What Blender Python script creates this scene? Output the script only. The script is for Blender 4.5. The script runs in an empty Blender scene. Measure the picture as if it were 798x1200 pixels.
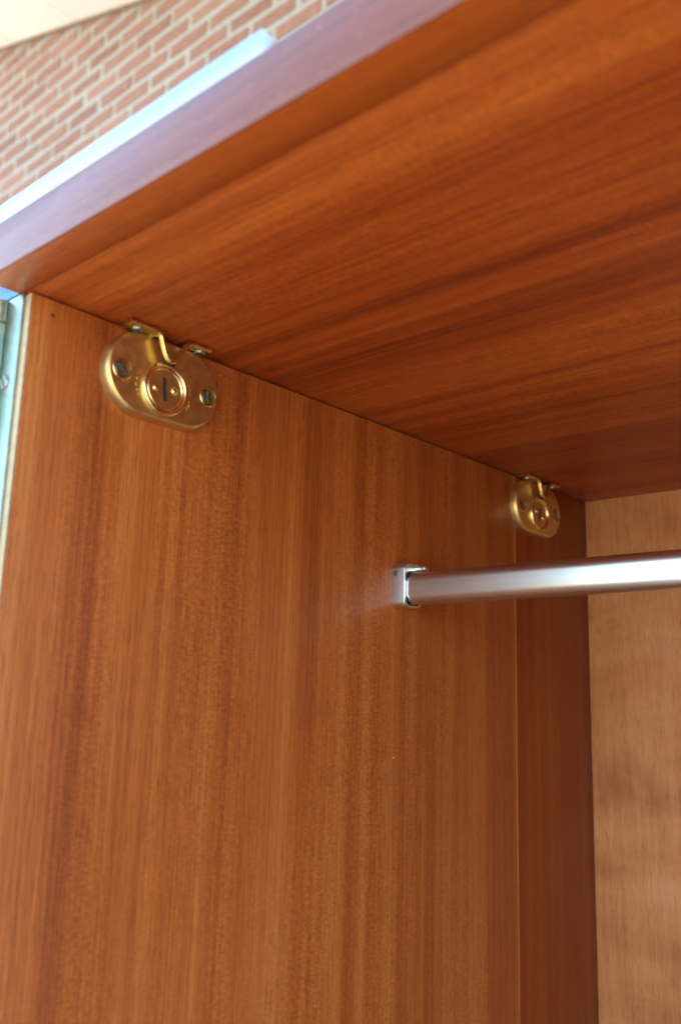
import bpy, bmesh, math, random
from mathutils import Matrix, Vector
random.seed(7)
S = bpy.context.scene
COL = S.collection
R = math.radians
H0 = 1.78                      # height of the underside of the wardrobe's top above the ground

# ------------------------------------------------------------------ camera
cam_d = bpy.data.cameras.new('camera')
cam = bpy.data.objects.new('camera', cam_d); COL.objects.link(cam); S.camera = cam
cam_d.sensor_fit = 'VERTICAL'; cam_d.sensor_width = 23.6; cam_d.sensor_height = 23.6
cam_d.lens = 23.6 * 1056.55378 / 1200
cam_d.clip_start = 0.01; cam_d.clip_end = 3000
RC = Matrix(((0.74474979, 0.66668202, 0.02971263), (-0.11436192, 0.1713654, -0.97854752), (-0.65747175, 0.72537507, 0.20386738)))
CC = Vector((0.37217961, -0.19178271, -0.18298313 + H0))
cam.matrix_world = Matrix.Translation(CC) @ (RC.transposed() @ Matrix(((1, 0, 0), (0, -1, 0), (0, 0, -1)))).to_4x4()
cam_d.dof.use_dof = True
cam_d.dof.focus_distance = 0.58
cam_d.dof.aperture_fstop = 5.0

# ------------------------------------------------------------------ sky, sun, exposure
SUN_EL, SUN_AZ = R(48), R(-28)           # behind the brick house: the wardrobe stands in its shade
w = bpy.data.worlds.new('World'); S.world = w; w.use_nodes = True
nt = w.node_tree; bg = nt.nodes['Background']
sky = nt.nodes.new('ShaderNodeTexSky'); sky.sky_type = 'NISHITA'; sky.sun_disc = False
sky.sun_elevation = SUN_EL; sky.sun_rotation = SUN_AZ
sky.air_density = 1.0; sky.dust_density = 1.7; sky.ozone_density = 0.6
nt.links.new(sky.outputs[0], bg.inputs[0]); bg.inputs[1].default_value = 0.15
sd = bpy.data.lights.new('sun', 'SUN'); sd.energy = 4.0; sd.angle = R(0.5); sd.color = (1, .95, .86)
sun = bpy.data.objects.new('sun', sd); COL.objects.link(sun)
tosun = Vector((math.sin(SUN_AZ) * math.cos(SUN_EL), math.cos(SUN_AZ) * math.cos(SUN_EL), math.sin(SUN_EL)))
sun.rotation_euler = (-tosun).to_track_quat('-Z', 'Y').to_euler(); sun.location = (3, 8, 9)
vs = S.view_settings
vs.view_transform = 'Standard'; vs.look = 'None'; vs.exposure = 2.6; vs.gamma = 1; vs.use_curve_mapping = False

# ------------------------------------------------------------------ materials
class N:
    def __init__(s, name):
        s.m = bpy.data.materials.new(name); s.m.use_nodes = True; s.t = s.m.node_tree
        s.b = s.t.nodes['Principled BSDF']
    def n(s, typ, **k):
        x = s.t.nodes.new(typ)
        for a, v in k.items():
            if a.startswith('i_'):
                x.inputs[a[2:].replace('_', ' ')].default_value = v
            else: setattr(x, a, v)
        return x
    def l(s, a, b): s.t.links.new(a, b)
    def coords(s, scale, rot=(0, 0, 0), kind='Object', loc=(0, 0, 0)):
        tc = s.n('ShaderNodeTexCoord'); mp = s.n('ShaderNodeMapping')
        mp.inputs['Scale'].default_value = scale; mp.inputs['Rotation'].default_value = rot; mp.inputs['Location'].default_value = loc
        s.l(tc.outputs[kind], mp.inputs[0]); return mp.outputs[0]
    def noise(s, vec, scale=1, detail=3, rough=.5, dist=0):
        x = s.n('ShaderNodeTexNoise'); x.inputs['Scale'].default_value = scale; x.inputs['Detail'].default_value = detail
        x.inputs['Roughness'].default_value = rough; x.inputs['Distortion'].default_value = dist
        s.l(vec, x.inputs['Vector']); return x.outputs['Fac']
    def math(s, op, a, b=0.0, clamp=False):
        x = s.n('ShaderNodeMath', operation=op); x.use_clamp = clamp
        for i, v in enumerate((a, b)):
            if isinstance(v, (int, float)): x.inputs[i].default_value = v
            else: s.l(v, x.inputs[i])
        return x.outputs[0]
    def ramp(s, fac, stops):
        x = s.n('ShaderNodeValToRGB'); e = x.color_ramp.elements
        while len(e) < len(stops): e.new(.5)
        for q, (p, c) in zip(e, stops): q.position = p; q.color = (*c, 1) if len(c) == 3 else c
        s.l(fac, x.inputs[0]); return x.outputs[0]
    def mix(s, fac, a, b, mode='MIX'):
        x = s.n('ShaderNodeMix', data_type='RGBA', blend_type=mode)
        for i, v in ((0, fac), (6, a), (7, b)):
            if isinstance(v, (int, float)): x.inputs[i].default_value = v
            elif isinstance(v, tuple): x.inputs[i].default_value = (*v, 1)
            else: s.l(v, x.inputs[i])
        return x.outputs[2]
    def bump(s, h, strength=.2, dist=.001):
        x = s.n('ShaderNodeBump'); x.inputs['Strength'].default_value = strength; x.inputs['Distance'].default_value = dist
        s.l(h, x.inputs['Height']); s.l(x.outputs[0], s.b.inputs['Normal'])
    def set(s, **k):
        for a, v in k.items(): s.b.inputs[a.replace('_', ' ')].default_value = v

def veneer(name, across, along, deep, dark, mid, light, seed, rot=(0, 0, 0), coat=.12, rough=.50, ripple=1.0, bands=1.0, solid=0.0, coat_rough=.30, dust=0.0):
    """striped (ribbon grain) mahogany; across / along / deep = axis indices"""
    k = N(name)
    def sc(a, l, d=0.0):
        v = [0, 0, 0]; v[across] = a; v[along] = l; v[deep] = d or a * solid; return tuple(v)
    o = (seed * 1.37, seed * 2.11, seed * .73)
    wide = k.noise(k.coords(sc(21, .5), rot, loc=o), 1, 2, .5)
    mids = k.noise(k.coords(sc(75, 1.2), rot, loc=o), 1, 3, .55)
    fine = k.noise(k.coords(sc(480, 5), rot, loc=o), 1, 2, .6)
    pores = k.noise(k.coords(sc(1500, 55), rot, loc=o), 1, 2, .6)
    ripv = k.coords(sc(330, 640), rot, loc=o)
    rip = k.noise(ripv, 1, 3, .6, .6)
    ripmask = k.noise(k.coords(sc(34, 3), rot, loc=(o[1], o[2], o[0])), 1, 2, .5)
    cloud = k.noise(k.coords(sc(5, 3), rot, loc=o), 1, 3, .5)
    f = k.math('ADD', k.math('MULTIPLY', wide, .85 * bands), k.math('MULTIPLY', mids, .55 * bands))
    f = k.math('ADD', f, k.math('MULTIPLY', fine, .50))
    f = k.math('ADD', f, k.math('MULTIPLY', cloud, .35))
    f = k.math('SUBTRACT', f, (1.40 * bands + .50 + .35) / 2 - .5)
    col = k.ramp(f, [(.18, dark), (.46, mid), (.78, light)])
    rf = k.math('MULTIPLY', k.math('SUBTRACT', rip, .5), k.math('MULTIPLY', k.math('SUBTRACT', ripmask, .28, True), 4.4 * ripple))
    rfm = k.math('ADD', rf, 1.0)
    rr = k.n('ShaderNodeCombineColor')
    for i in range(3): k.l(rfm, rr.inputs[i])
    col = k.mix(1.0, col, rr.outputs[0], 'MULTIPLY')
    pm = k.ramp(pores, [(.32, (.58, .52, .46)), (.48, (1, 1, 1))])
    col = k.mix(.85, col, pm, 'MULTIPLY')
    ds = k.noise(k.coords((520,) * 3, loc=(o[2], o[0], o[1])), 1, 0, .5)
    col = k.mix(k.ramp(ds, [(.80, (0, 0, 0)), (.86, (dust,) * 3)]), col, (.60, .46, .36))     # dust specks and nicks
    k.l(col, k.b.inputs['Base Color'])
    # worn varnish: gloss uneven, light scuffs
    g = k.noise(k.coords((9, 9, 9), loc=o), 1, 5, .65)
    rg = k.n('ShaderNodeMapRange'); k.l(g, rg.inputs[0])
    rg.inputs[1].default_value = .3; rg.inputs[2].default_value = .7; rg.inputs[3].default_value = rough - .07; rg.inputs[4].default_value = rough + .10
    k.l(rg.outputs[0], k.b.inputs['Roughness'])
    k.set(Coat_Weight=coat, Coat_Roughness=coat_rough, Specular_IOR_Level=.38)
    hb = k.math('ADD', k.math('MULTIPLY', pores, .5), k.math('MULTIPLY', fine, .5))
    hb = k.math('ADD', hb, k.math('MULTIPLY', rip, .5))
    k.bump(hb, .10, .0006)
    return k.m

DK, MD, LT = (.215, .045, .006), (.365, .098, .016), (.500, .190, .044)
M = {}
M['veneer_side'] = veneer('mahogany_veneer_upright', 1, 2, 0, DK, MD, LT, 3.0)
M['veneer_rear_shaded'] = veneer('mahogany_rear_strip_shaded', 1, 2, 0, (.110, .016, .002), (.205, .038, .004), (.28, .070, .010), 8.0, ripple=.4)  # darker rear board, with the shade of the back corner put into its colour
M['veneer_top'] = veneer('mahogany_veneer_lengthwise', 1, 0, 2, (.150, .018, .001), (.325, .055, .003), (.48, .115, .012), 5.0, rot=(0, 0, R(-3)), ripple=.9, bands=1.25)
M['lipping'] = veneer('mahogany_lipping', 1, 0, 2, (.30, .050, .003), (.40, .078, .005), (.48, .115, .012), 11.0, coat=.10, rough=.48, ripple=.3, solid=1.0)
M['edge_band'] = veneer('varnished_edge_veneer', 1, 0, 2, (.13, .034, .012), (.20, .058, .022), (.29, .095, .038), 14.0, coat=.42, rough=.42, ripple=.3, solid=1.0, coat_rough=.20, dust=.16)
M['outer'] = veneer('mahogany_outer', 1, 2, 0, DK, MD, LT, 21.0)

def simple(name, col, rough, metal=0, var=.12, scale=40, bump=0, coat=0):
    k = N(name)
    n1 = k.noise(k.coords((scale,) * 3), 1, 4, .6)
    a = tuple(c * (1 - var) for c in col); b = tuple(min(1, c * (1 + var)) for c in col)
    k.l(k.ramp(n1, [(.3, a), (.7, b)]), k.b.inputs['Base Color'])
    k.set(Roughness=rough, Metallic=metal, Coat_Weight=coat)
    rg = k.n('ShaderNodeMapRange'); k.l(k.noise(k.coords((scale * 3,) * 3), 1, 4, .6), rg.inputs[0])
    rg.inputs[1].default_value = .3; rg.inputs[2].default_value = .7
    rg.inputs[3].default_value = rough * .8; rg.inputs[4].default_value = rough * 1.25
    k.l(rg.outputs[0], k.b.inputs['Roughness'])
    if bump: k.bump(n1, bump, .001)
    return k.m
M['brass'] = simple('satin_brass', (.88, .69, .32), .22, 1, .08, 60)
M['brass_face'] = simple('lacquered_brass_face', (.68, .52, .22), .39, 1, .08, 90)
M['brass_old'] = simple('dull_brass', (.74, .60, .24), .26, 1, .25, 120)
M['steel'] = simple('screw_steel', (.33, .35, .31), .36, 1, .2, 300)
M['dark'] = simple('dark_recess', (.02, .015, .01), .7)
M['hole'] = simple('old_nail_hole', (.10, .035, .012), .7)
M['inlay'] = simple('pale_seam', (.44, .15, .045), .5)
M['shadow_line'] = simple('shadow_line_brown', (.22, .16, .10), .8)
k = N('satin_aluminium')
br = k.noise(k.coords((2.5, 900, 900)), 1, 2, .5); sm = k.noise(k.coords((30, 60, 60)), 1, 3, .55)
k.l(k.ramp(k.math('ADD', k.math('MULTIPLY', br, .6), k.math('MULTIPLY', sm, .4)), [(.3, (.58, .66, .66)), (.7, (.70, .78, .78))]), k.b.inputs['Base Color'])
k.set(Metallic=1.0, Roughness=.30); M['alu'] = k.m
M['alu_bar'] = simple('brushed_aluminium_strip', (.58, .69, .71), .36, 1, .03, 60)
M['zinc'] = simple('zinc_hinge', (.46, .55, .44), .36, 1, .12, 90)
M['plate'] = simple('blue_metal', (.13, .22, .29), .22, 1, .06, 60)
M['pale_edge'] = simple('bare_edge_wood', (.44, .36, .21), .5, 0, .15, 200, .1)
M['white'] = simple('white_board', (.80, .79, .74), .55, 0, .04, 3)
M['letter'] = simple('stamped_brass', (.90, .68, .36), .4, 1, .1)

# plywood back: rotary cut, short upright pores, soft level bands
R0 = (0, R(14), 0)
k = N('plywood_back')
band = k.noise(k.coords((5.0, 1, 13), R0, loc=(2, 0, 5)), 1, 4, .55, 1.6)
blot = k.noise(k.coords((9, 1, 7), loc=(4, 1, 2)), 1, 3, .5)
pore = k.noise(k.coords((900, 1, 85)), 1, 2, .6)
pore2 = k.noise(k.coords((260, 1, 16), loc=(7, 0, 3)), 1, 3, .6)
fac = k.math('ADD', k.math('MULTIPLY', band, .9), k.math('MULTIPLY', blot, .6))
fac = k.math('ADD', fac, k.math('MULTIPLY', pore2, .45))
fac = k.math('SUBTRACT', fac, .47)
c = k.ramp(fac, [(.25, (.31, .105, .026)), (.5, (.44, .180, .054)), (.78, (.51, .250, .100))])
c = k.mix(.8, c, k.ramp(pore, [(.30, (.70, .63, .56)), (.46, (1, 1, 1))]), 'MULTIPLY')
k.l(c, k.b.inputs['Base Color']); k.set(Roughness=.55, Coat_Weight=.08, Coat_Roughness=.3); k.bump(pore, .12, .0006)
M['ply'] = k.m

# bricks: colour by brick, plus sandy mottling
k = N('brick_face')
oi = k.n('ShaderNodeObjectInfo')
c1 = k.ramp(oi.outputs['Random'], [(0, (.17, .075, .050)), (.35, (.26, .130, .092)), (.7, (.21, .098, .066)), (1, (.30, .165, .118))])
m1 = k.noise(k.coords((38,) * 3), 1, 5, .65)
m2 = k.noise(k.coords((300,) * 3), 1, 2, .6)
c2 = k.mix(k.ramp(m1, [(.35, (0, 0, 0)), (.75, (.55, .55, .55))]), c1, (.38, .27, .22))
c2 = k.mix(.5, c2, k.ramp(m2, [(.3, (.75, .75, .75)), (.6, (1, 1, 1))]), 'MULTIPLY')
k.l(c2, k.b.inputs['Base Color']); k.set(Roughness=.85); k.bump(m2, .5, .002)
M['brick'] = k.m
k = N('mortar'); m1 = k.noise(k.coords((60,) * 3), 1, 5, .7)
k.l(k.ramp(m1, [(.3, (.27, .295, .27)), (.7, (.36, .385, .35))]), k.b.inputs['Base Color']); k.set(Roughness=.95); k.bump(m1, .6, .003)
M['mortar'] = k.m
k = N('paving'); m1 = k.noise(k.coords((1.4,) * 3), 1, 6, .6); m2 = k.noise(k.coords((60,) * 3), 1, 3, .6)
cc = k.ramp(m1, [(.3, (.40, .34, .26)), (.7, (.50, .43, .34))])
k.l(k.mix(.5, cc, k.ramp(m2, [(.3, (.8, .8, .8)), (.7, (1, 1, 1))]), 'MULTIPLY'), k.b.inputs['Base Color']); k.set(Roughness=.9); k.bump(m2, .4, .003)
M['paving'] = k.m

# ------------------------------------------------------------------ mesh helpers
def obj(name, bm, mat, parent=None, base=None, sharp=35, loc=None):
    """one mesh object; bm is in world coordinates shifted by -base"""
    if base is not None: bmesh.ops.translate(bm, vec=-Vector(base), verts=bm.verts)
    bmesh.ops.recalc_face_normals(bm, faces=bm.faces)
    me = bpy.data.meshes.new(name); bm.to_mesh(me); bm.free()
    if sharp:
        me.shade_smooth(); me.set_sharp_from_angle(angle=R(sharp))
    me.materials.append(M[mat] if isinstance(mat, str) else mat)
    o = bpy.data.objects.new(name, me); COL.objects.link(o)
    if parent: o.parent = parent
    if loc is not None: o.location = loc
    return o
def box(bm, x0, x1, y0, y1, z0, z1, bev=0.0, seg=2):
    g = bmesh.ops.create_cube(bm, size=1)
    vsx = g['verts']
    for v in vsx:
        v.co = Vector(((x0 + x1) / 2 + v.co.x * (x1 - x0), (y0 + y1) / 2 + v.co.y * (y1 - y0), (z0 + z1) / 2 + v.co.z * (z1 - z0)))
    if bev:
        es = list({e for v in vsx for e in v.link_edges})
        bmesh.ops.bevel(bm, geom=es, offset=bev, segments=seg, affect='EDGES', profile=.5)
    return bm
def B(*a, **kw): return box(bmesh.new(), *a, **kw)
def thing(name, label, cat, loc, group=None):
    o = bpy.data.objects.new(name, None); COL.objects.link(o); o.location = loc; o.empty_display_size = .05
    o['label'] = label; o['category'] = cat
    if group: o['group'] = group
    return o
def circle(r, n=40, c=(0, 0)): return [(c[0] + r * math.cos(2 * math.pi * i / n), c[1] + r * math.sin(2 * math.pi * i / n)) for i in range(n)]
def stadium(half, r, n=22):
    p = []
    for i in range(n + 1):
        a = -math.pi / 2 + math.pi * i / n; p.append((half + r * math.cos(a), r * math.sin(a)))
    for i in range(n + 1):
        a = math.pi / 2 + math.pi * i / n; p.append((-half + r * math.cos(a), r * math.sin(a)))
    return p
def inside(p, loop):
    c = False; n = len(loop)
    for i in range(n):
        (y1, z1), (y2, z2) = loop[i], loop[(i + 1) % n]
        if (z1 > p.z) != (z2 > p.z) and p.y < (y2 - y1) * (p.z - z1) / (z2 - z1) + y1: c = not c
    return c
def capped(rings, holes=(), hole_depth=.001, bm=None):
    """rings: [(loop2d, x)] from base to front; the last ring is closed with a face that has the given holes sunk in it (loops in the y-z plane)"""
    bm = bm or bmesh.new(); prev = None
    for loop, x in rings:
        cur = [bm.verts.new((x, a, b)) for a, b in loop]
        if prev:
            for i in range(len(cur)):
                j = (i + 1) % len(cur); bm.faces.new((prev[i], prev[j], cur[j], cur[i]))
        prev = cur
    xf = rings[-1][1]
    prev = [bm.verts.new(v.co) for v in prev]            # its own rim, so the flat face keeps a flat shade
    edges = []
    for i in range(len(prev)):
        a, b = prev[i], prev[(i + 1) % len(prev)]
        edges.append(bm.edges.get((a, b)) or bm.edges.new((a, b)))
    for loop in holes:
        hv = [bm.verts.new((xf, a, b)) for a, b in loop]
        for i in range(len(hv)): edges.append(bm.edges.new((hv[i], hv[(i + 1) % len(hv)])))
        hb = [bm.verts.new((xf - hole_depth, a, b)) for a, b in loop]
        for i in range(len(hv)):
            j = (i + 1) % len(hv); bm.faces.new((hv[i], hv[j], hb[j], hb[i]))
        bm.faces.new(hb)
    if holes:
        r = bmesh.ops.triangle_fill(bm, use_beauty=True, use_dissolve=False, edges=edges)
        bad = [f for f in r['geom'] if isinstance(f, bmesh.types.BMFace) and any(inside(f.calc_center_median(), lp) for lp in holes)]
        if bad: bmesh.ops.delete(bm, geom=bad, context='FACES_ONLY')
    else: bm.faces.new(prev)
    return bm
def rot2(loop, a): return [(y * math.cos(a) - z * math.sin(a), y * math.sin(a) + z * math.cos(a)) for y, z in loop]
def strip(bm, path, x0, x1, th, bev=.0005):
    """flat strap: path in (y, z), width x0..x1, thickness th"""
    n = len(path); L, Rr = [], []
    for i in range(n):
        a = Vector(path[max(i - 1, 0)]); b = Vector(path[min(i + 1, n - 1)]); t = (b - a).normalized(); nn = Vector((-t.y, t.x)) * th / 2
        p = Vector(path[i]); L.append(p + nn); Rr.append(p - nn)
    sect = []; xf = x0
    for i in range(n):
        x0 = xf(path[i][1]) if callable(xf) else xf
        q = [(x0 + bev, L[i]), (x1 - bev, L[i]), (x1, L[i].lerp(Rr[i], .25)), (x1, L[i].lerp(Rr[i], .75)), (x1 - bev, Rr[i]), (x0 + bev, Rr[i]), (x0, Rr[i].lerp(L[i], .25)), (x0, Rr[i].lerp(L[i], .75))]
        sect.append([bm.verts.new((x, p.x, p.y)) for x, p in q])
    for i in range(n - 1):
        for j in range(8):
            jj = (j + 1) % 8; bm.faces.new((sect[i][j], sect[i][jj], sect[i + 1][jj], sect[i + 1][j]))
    bm.faces.new(sect[0]); bm.faces.new(list(reversed(sect[-1]))); return bm
def smooth_path(pts, n=5):
    out = []
    for i in range(len(pts) - 1):
        p0 = pts[max(i - 1, 0)]; p1 = pts[i]; p2 = pts[i + 1]; p3 = pts[min(i + 2, len(pts) - 1)]
        for s in range(n):
            t = s / n
            out.append(tuple(.5 * (2 * p1[d] + (p2[d] - p0[d]) * t + (2 * p0[d] - 5 * p1[d] + 4 * p2[d] - p3[d]) * t * t + (3 * p1[d] - p0[d] - 3 * p2[d] + p3[d]) * t ** 3) for d in (0, 1)))
    out.append(pts[-1]); return out

# ------------------------------------------------------------------ ground
bm = bmesh.new(); bmesh.ops.create_grid(bm, x_segments=2, y_segments=2, size=800)
g = obj('ground', bm, 'paving', sharp=0); g['kind'] = 'structure'

# ------------------------------------------------------------------ brick wall with the roof verge above it
YW = 1.505                                            # face of the bricks
def verge(x): return 2.459 + H0 - .335 * (x + 2.276)
X0, X1 = -6.0, 3.2
wall = thing('brick_wall', 'red brick gable wall with pale mortar joints behind the wardrobe', 'wall', (-1.4, YW, 0))
wb = Vector(wall.location)
bm = bmesh.new()
pr = [(X0, 0), (X1, 0), (X1, verge(X1) + .05), (X0, verge(X0) + .05)]
va = [bm.verts.new((x, YW + .0040, z)) for x, z in pr]; vb = [bm.verts.new((x, YW + .2, z)) for x, z in pr]
bm.faces.new(va); bm.faces.new(vb[::-1])
for i in range(4): bm.faces.new((va[i], va[(i + 1) % 4], vb[(i + 1) % 4], vb[i]))
obj('mortar_bed', bm, 'mortar', wall, wb, sharp=0)
bricks = []
for v in range(7):
    bm = bmesh.new(); box(bm, -.1035, .1035, 0, .03, -.0285, .0285, bev=.0060, seg=1)
    for q in bm.verts: q.co += Vector((random.uniform(-.0035, .0035), random.uniform(-.0012, .0012), random.uniform(-.0024, .0024)))
    me = bpy.data.meshes.new('brick'); bm.to_mesh(me); bm.free(); me.materials.append(M['brick']); bricks.append(me)
PX, PZ = -2.0885, 2.278 + H0                           # a perpend and the middle of its course, read off the photograph
near, rest = [], []
for r in range(-60, 30):
    z = PZ + r * .075
    if z < .03: continue
    for c in range(-20, 28):
        x = PX + (c + .5 + (.5 if r % 2 else 0)) * .225
        if not X0 + .12 < x < X1 - .12: continue
        if z - .0325 > verge(x - .1075) or z + .0325 > verge(x + .1075) + .15: continue
        (near if (-3.95 < x < -.75 and 1.62 < z - H0 < 3.05) else rest).append((x, z))
for x, z in near:
    o = bpy.data.objects.new('brick', random.choice(bricks)); COL.objects.link(o); o.parent = wall
    o.location = Vector((x + random.uniform(-.003, .003), YW + random.uniform(-.0015, .002), z + random.uniform(-.002, .002))) - wb
    o.rotation_euler = (random.uniform(-.01, .01), random.uniform(-.006, .006) + (math.pi if random.random() < .5 else 0), random.uniform(-.008, .008))
print('bricks', len(near), len(rest))
bm = bmesh.new()
for x, z in rest: box(bm, x - .1075, x + .1075, YW, YW + .03, z - .0325, z + .0325)
o = obj('far_bricks', bm, 'brick', wall, wb, sharp=0); o['kind'] = 'stuff'

eave = thing('roof_verge', 'white boarded roof overhang sloping down above the brick wall', 'roof', (-2.276, YW, verge(-2.276)))
eb = Vector(eave.location); ang = math.atan(-.335); ca, sa = math.cos(ang), math.sin(ang)
def slope_box(s0, s1, y0, y1, h0, h1):                 # s along the slope from the reference point, h square to it
    bm = B(s0, s1, y0, y1, h0, h1, bev=.003, seg=1)
    for q in bm.verts: q.co = Vector((q.co.x * ca - q.co.z * sa, q.co.y, q.co.x * sa + q.co.z * ca))
    return bm
js = (-3.325 + 2.276) / ca                             # one joint read off the photograph
for i in range(-4, 9):
    obj('soffit_panel', slope_box(js + i * .6 + .002, js + (i + 1) * .6 - .002, -.78, .10, 0, .012), 'white', eave, sharp=30)
obj('verge_shadow_line', slope_box(js - 2.4, js + 5.4, -.016, -.001, -.012, -.001), 'shadow_line', eave)  # dark strip standing in for the shadow line where soffit meets wall
obj('roof_deck', slope_box(js - 2.4, js + 5.4, -.78, .6, .015, .16), 'white', eave)
obj('bargeboard', slope_box(js - 2.4, js + 5.4, -.81, -.782, -.03, .18), 'white', eave)

# ------------------------------------------------------------------ wardrobe
W, D = 0.62, 0.55
base = Vector((W / 2, .27, 0))
wd = thing('wardrobe', 'open mahogany veneered wardrobe with brass locks and plywood back', 'wardrobe', base)
Z = H0
def part(name, bm, mat, parent=None, **kw): return obj(name, bm, mat, parent or wd, base, **kw)
# left side: main board, rear strip behind a fine pale seam, pale front edge
sp = part('side_panel', B(-.0215, 0, .0012, .4261, .07, Z - .0009, bev=.0006), 'veneer_side')
part('rear_strip', B(-.0215, -.0002, .4279, D, .07, Z - .0009, bev=.0005), 'veneer_rear_shaded', sp)
part('seam_inlay', B(-.02, -.0001, .4262, .4278, .07, Z - .0012), 'inlay', sp, sharp=0)
part('front_edge', B(-.0215, -.0004, 0, .0011, .07, Z - .0010, bev=.0004), 'pale_edge', sp)
part('outer_cheek', B(-.0290, -.0217, .0012, D, .07, Z + .022, bev=.0006), 'outer', sp)
bm = bmesh.new(); bmesh.ops.create_circle(bm, cap_ends=True, radius=.0012, segments=14, matrix=Matrix.Translation((.00015, .0117, Z - .0086)) @ Matrix.Rotation(R(90), 4, 'Y'))
part('nail_hole', bm, 'hole', sp, sharp=0)
bm = bmesh.new(); bmesh.ops.create_circle(bm, cap_ends=True, radius=.0014, segments=10, matrix=Matrix.Translation((.00015, .2763, Z - .2183)) @ Matrix.Rotation(R(90), 4, 'Y') @ Matrix.Scale(.45, 4, (1, 0, 0)))
part('chip', bm, 'pale_edge', sp, sharp=0)
sr = part('side_panel', B(W, W + .0215, .0012, D, .07, Z - .0009, bev=.0006), 'outer')
# back, bottom, plinth
part('back_panel', B(-.01, W + .01, D, D + .005, .07, Z - .0002), 'ply')
part('bottom_panel', B(-.0002 + .0005, W - .0005, .002, D - .0005, .07, .09, bev=.0006), 'veneer_top')
part('plinth', B(-.01, W + .01, .03, .048, 0, .0695, bev=.0006), 'outer')
part('plinth', B(-.01, W + .01, D - .03, D - .012, 0, .0695, bev=.0006), 'outer')
# top: board and front lipping
tp = part('top_panel', B(-.0088, W + .0088, -.0002, D + .006, Z, Z + .025, bev=.0005), 'veneer_top')
part('front_lipping', B(-.0088, W + .0088, -.0189, -.0006, Z, Z + .0246, bev=.0004), 'lipping', tp)
part('edge_band', B(-.0088, W + .0088, -.0199, -.0190, Z - .0001, Z + .0248, bev=.0004), 'edge_band', tp)
part('metal_strip', B(-.0088, .1745, -.0197, -.0095, Z + .0250, Z + .0343, bev=.0002), 'alu_bar', tp)

# piano hinge on the front edge
hg = part('hinge_leaf', B(-.0185, -.0043, -.0016, -.0001, .3, Z - .0005, bev=.0004), 'zinc')
part('hinge_leaf', B(-.052, -.0262, -.0016, -.0001, .3, Z - .0005, bev=.0004), 'zinc')
bm = B(-.052, -.0098, -.0014, -.0002, Z + .0004, Z + .022, bev=.0003)
part('blue_plate', bm, 'plate')  # blue-tinted metal plate filling the patch above the hinge
zs = [0, .0115, .046] + [.046 + .0345 * i for i in range(1, 12)]
for i in range(len(zs) - 1):
    bm = bmesh.new(); a, b = Z - .0005 - zs[i] - .0004, Z - .0005 - zs[i + 1] + .0004
    bmesh.ops.create_cone(bm, cap_ends=True, segments=24, radius1=.0042, radius2=.0042, depth=a - b, matrix=Matrix.Translation((-.0222, -.0036, (a + b) / 2)))
    es = [e for e in bm.edges if all(len(f.verts) > 4 for f in e.link_faces[:1]) or any(len(f.verts) > 4 for f in e.link_faces)]
    bmesh.ops.bevel(bm, geom=es, offset=.0004, segments=2, affect='EDGES')
    part('hinge_knuckle', bm, 'zinc', hg)
def screw_bm(r, dome, slot_w, ang):
    s = rot2([(-slot_w / 2, -r * .82), (slot_w / 2, -r * .82), (slot_w / 2, r * .82), (-slot_w / 2, r * .82)], ang)
    return capped([(circle(r, 28), 0), (circle(r, 28), dome * .3), (circle(r * .9, 28), dome * .8), (circle(r * .84, 28), dome)], [s], dome * .75)
for j in range(3):
    bm = screw_bm(.0036, .0009, .0009, .5 + j)
    bmesh.ops.rotate(bm, verts=bm.verts, matrix=Matrix.Rotation(R(-90), 3, 'Z')); bmesh.ops.translate(bm, vec=(-.0135, -.0016, Z - .043 - .12 * j), verts=bm.verts)
    part('screw', bm, 'steel', hg)

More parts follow.
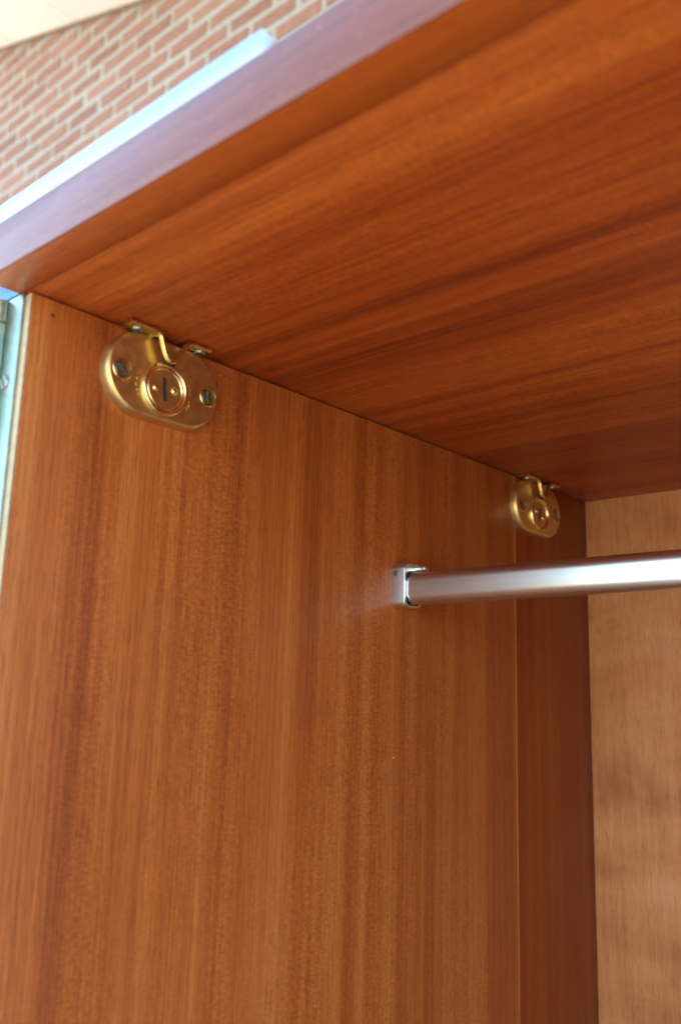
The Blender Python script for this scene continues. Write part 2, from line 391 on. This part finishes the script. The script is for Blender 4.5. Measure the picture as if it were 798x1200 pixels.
# two cam locks with their hooks
def lock(yc, turn, label, hlabel):
    zc = Z - .0242; o3 = Vector((0, yc, zc))
    H, RR = .0138, .0204
    s1 = (-.0266, -.0010); s2 = (.0281, -.0007)
    hole = [circle(.0049, 30, s1), circle(.0049, 30, s2)]
    nc = (-.0010, -.0050)
    bm = capped([(stadium(H, RR + d), x) for d, x in ((.0020, 0), (.0017, .0030), (.0012, .0046), (.0008, .0053), (.0002, .0058), (-.0004, .0060))], hole, .0020)
    lk = obj('lock', bm, 'brass_face', wd, loc=o3 - base); lk['label'] = label
    # raised ring, inner disc with key slot and two bumps
    bm = bmesh.new(); prof = [(r, x - .0020) for r, x in [(.0143, .0078), (.0142, .0092), (.0138, .0099), (.0132, .0103), (.0125, .0102), (.0119, .0096), (.0117, .0089), (.0113, .0088), (.0111, .0092), (.0107, .0094), (.0103, .0091), (.0101, .0086)]]
    rows = [[bm.verts.new((x, nc[0] + a, nc[1] + b)) for a, b in circle(r, 64)] for r, x in prof]
    for p, q in zip(rows, rows[1:]):
        for i in range(64): bm.faces.new((p[i], p[(i + 1) % 64], q[(i + 1) % 64], q[i]))
    obj('cylinder_ring', bm, 'brass', lk, sharp=50)
    slot = rot2([(-.0013, -.0064), (.0013, -.0064), (.0013, .0064), (-.0013, .0064)], turn)
    slot = [(a + nc[0], b + nc[1]) for a, b in slot]
    bm = capped([(circle(.0102, 48, nc), .0060), (circle(.0102, 48, nc), .0069)], [slot], .0008)
    obj('cylinder_face', bm, 'brass_face', lk)
    fl = [(a * .96 + nc[0] * .04, b * .96 + nc[1] * .04) for a, b in slot]
    bm = bmesh.new(); bm.faces.new([bm.verts.new((.0062, a, b)) for a, b in slot]); obj('key_slot', bm, 'dark', lk, sharp=0)
    for s in (-1, 1):
        p = rot2([(s * .0059, 0)], turn)[0]
        bm = capped([(circle(.0021 * math.cos(t), 20, (p[0] + nc[0], p[1] + nc[1])), .0068 + .0013 * math.sin(t)) for t in (0, .3, .6, .9, 1.2, 1.45)])
        obj('bump', bm, 'brass', lk, sharp=60)
    for i, s in enumerate((s1, s2)):
        bm = screw_bm(.0043, .0012, .0011, (.9, .12)[i]); obj('screw', bm, 'steel', lk, loc=(.0043, s[0], s[1]))
        rows = [[bm2v for bm2v in circle(r, 32, s)] for r in (.0058, .0054, .0050, .0049)]
        b3 = bmesh.new(); pv = None
        for lp, x in zip(rows, (.0060, .0064, .0063, .0058)):
            cu = [b3.verts.new((x, a, b)) for a, b in lp]
            if pv:
                for j in range(32): b3.faces.new((pv[j], pv[(j + 1) % 32], cu[(j + 1) % 32], cu[j]))
            pv = cu
        obj('screw_rim', b3, 'brass', lk, sharp=60)
    # worn stamped marks on two arcs beside the ring
    rnd = random.Random(4)
    for side, angs in ((-1, [158, 166, 174, 186, 194, 203]), (1, [-22, -14, -6, 6, 14, 22])):
        bm = bmesh.new()
        for a in angs:
            a = R(a); cy, cz = nc[0] + .0168 * math.cos(a), nc[1] + .0168 * math.sin(a)
            for st in range(3):
                b2 = bmesh.new(); L = rnd.uniform(.0008, .0015)
                box(b2, .0059, .00620, -.0002, .0002, -L / 2, L / 2)
                th = rnd.choice((0, math.pi / 2, .6)); off = rnd.uniform(-.0005, .0005)
                for v in b2.verts:
                    y, z2 = v.co.y, v.co.z; y, z2 = y * math.cos(th) - z2 * math.sin(th), y * math.sin(th) + z2 * math.cos(th)
                    v.co = Vector((v.co.x, cy + y + off, cz + z2 + rnd.uniform(-.00003, .00003) + (st - 1) * .0004))
                me = bpy.data.meshes.new('t'); b2.to_mesh(me); b2.free(); bm.from_mesh(me); bpy.data.meshes.remove(me)
        obj('stamped_mark', bm, 'letter', lk, sharp=0)
    # hook: strap screwed under the top, dipping into the notch above the cylinder
    dy = yc - .0752
    path = [(.0472, -.0015), (.053, -.0016), (.059, -.0016), (.0635, -.0019), (.0662, -.0038), (.0679, -.0080), (.0702, -.0130), (.0735, -.0154), (.0770, -.0135), (.0800, -.0085), (.0822, -.0040), (.0850, -.0021), (.0895, -.0016), (.0945, -.0016), (.0985, -.0015)]
    pth = [(y + dy - yc, z) for y, z in smooth_path(path)]
    bm = strip(bmesh.new(), pth, lambda z: .0012 + .0086 * min(1, max(0, (-z - .0020) / .0012)), .0126, .0023, .0007)
    hk = obj('lock_hook', bm, 'brass_old', wd, loc=Vector((0, yc, Z)) - base); hk['label'] = hlabel
    for yy in (-.0205, .0195):
        bm = screw_bm(.0034, .0010, .0009, .4); bmesh.ops.rotate(bm, verts=bm.verts, matrix=Matrix.Rotation(R(90), 3, 'Y'))
        obj('screw', bm, 'steel', hk, loc=(.0068, yy, -.0027))
    bm = B(.0059, .0098, nc[0] - .0032, nc[0] + .0032, nc[1] + .0125, nc[1] + .0152, bev=.0004)     # dark mouth of the notch
    obj('notch', bm, 'dark', lk)
lock(.0752, R(6), 'brass oval lock nearest the front edge', 'bent brass hook above the front lock')
lock(.4557, R(-20), 'brass oval lock near the plywood back', 'bent brass hook above the rear lock')

# rail bracket on the side
RY, RZ = .2795, Z - .110
def rrect(hy, hz, r, n=8):
    p = []
    for cx, cz, a0 in ((hy - r, hz - r, 0), (-hy + r, hz - r, 90), (-hy + r, -hz + r, 180), (hy - r, -hz + r, 270)):
        for i in range(n + 1):
            a = R(a0 + 90 * i / n); p.append((cx + r * math.cos(a), cz + r * math.sin(a)))
    return p
def bracket(x, sgn):
    # a cup: outside rounded below, squarer above, open towards the rail
    out = rrect(.0095, .0128, .0050); out = [(a, b + (.0042 if b > 0 else 0)) for a, b in out]
    inn = rrect(.0078, .0112, .0044)
    bm = bmesh.new(); r0 = [bm.verts.new((0, a, b)) for a, b in out]; r1 = [bm.verts.new((.0108, a, b)) for a, b in out]
    r1b = [bm.verts.new((.0116, a * .97, b * .97)) for a, b in out]
    r2 = [bm.verts.new((.0116, a, b)) for a, b in inn]; r3 = [bm.verts.new((.0015, a, b)) for a, b in inn]
    n = len(out)
    for p, q in ((r0, r1), (r1, r1b), (r1b, r2), (r2, r3)):
        for i in range(n): bm.faces.new((p[i], p[(i + 1) % n], q[(i + 1) % n], q[i]))
    bm.faces.new(r0); bm.faces.new(r3)
    for v in bm.verts: v.co.x *= sgn
    bk = obj('rail_bracket', bm, 'alu', wd, loc=Vector((x, RY, RZ)) - base, sharp=40)
    bm = B(.006, .0205, .0005, .0050, .0118, .0146, bev=.0008)
    for v in bm.verts: v.co.x *= sgn
    obj('clip_tab', bm, 'alu', bk)
    bm = screw_bm(.0020, .0010, .0006, .3); bmesh.ops.rotate(bm, verts=bm.verts, matrix=Matrix.Rotation(R(-90), 3, 'Z'))
    obj('pin', bm, 'steel', bk, loc=(sgn * .0045, -.0094, .0095))
bracket(0, 1); bracket(W, -1)

# hanging rail (lies in the brackets)
rail = thing('hanging_rail', 'flattened silver metal hanging rail across the wardrobe', 'rail', (W / 2, RY, RZ))
bm = bmesh.new(); pf = rrect(.0074, .0106, .0070, 12)
a = [bm.verts.new((.0022 - W / 2, p, q)) for p, q in pf]; b = [bm.verts.new((W / 2 - .0022, p, q)) for p, q in pf]
for i in range(len(pf)): bm.faces.new((a[i], a[(i + 1) % len(pf)], b[(i + 1) % len(pf)], b[i]))
bm.faces.new(a); bm.faces.new(b[::-1])
obj('tube', bm, 'alu', rail, sharp=50)
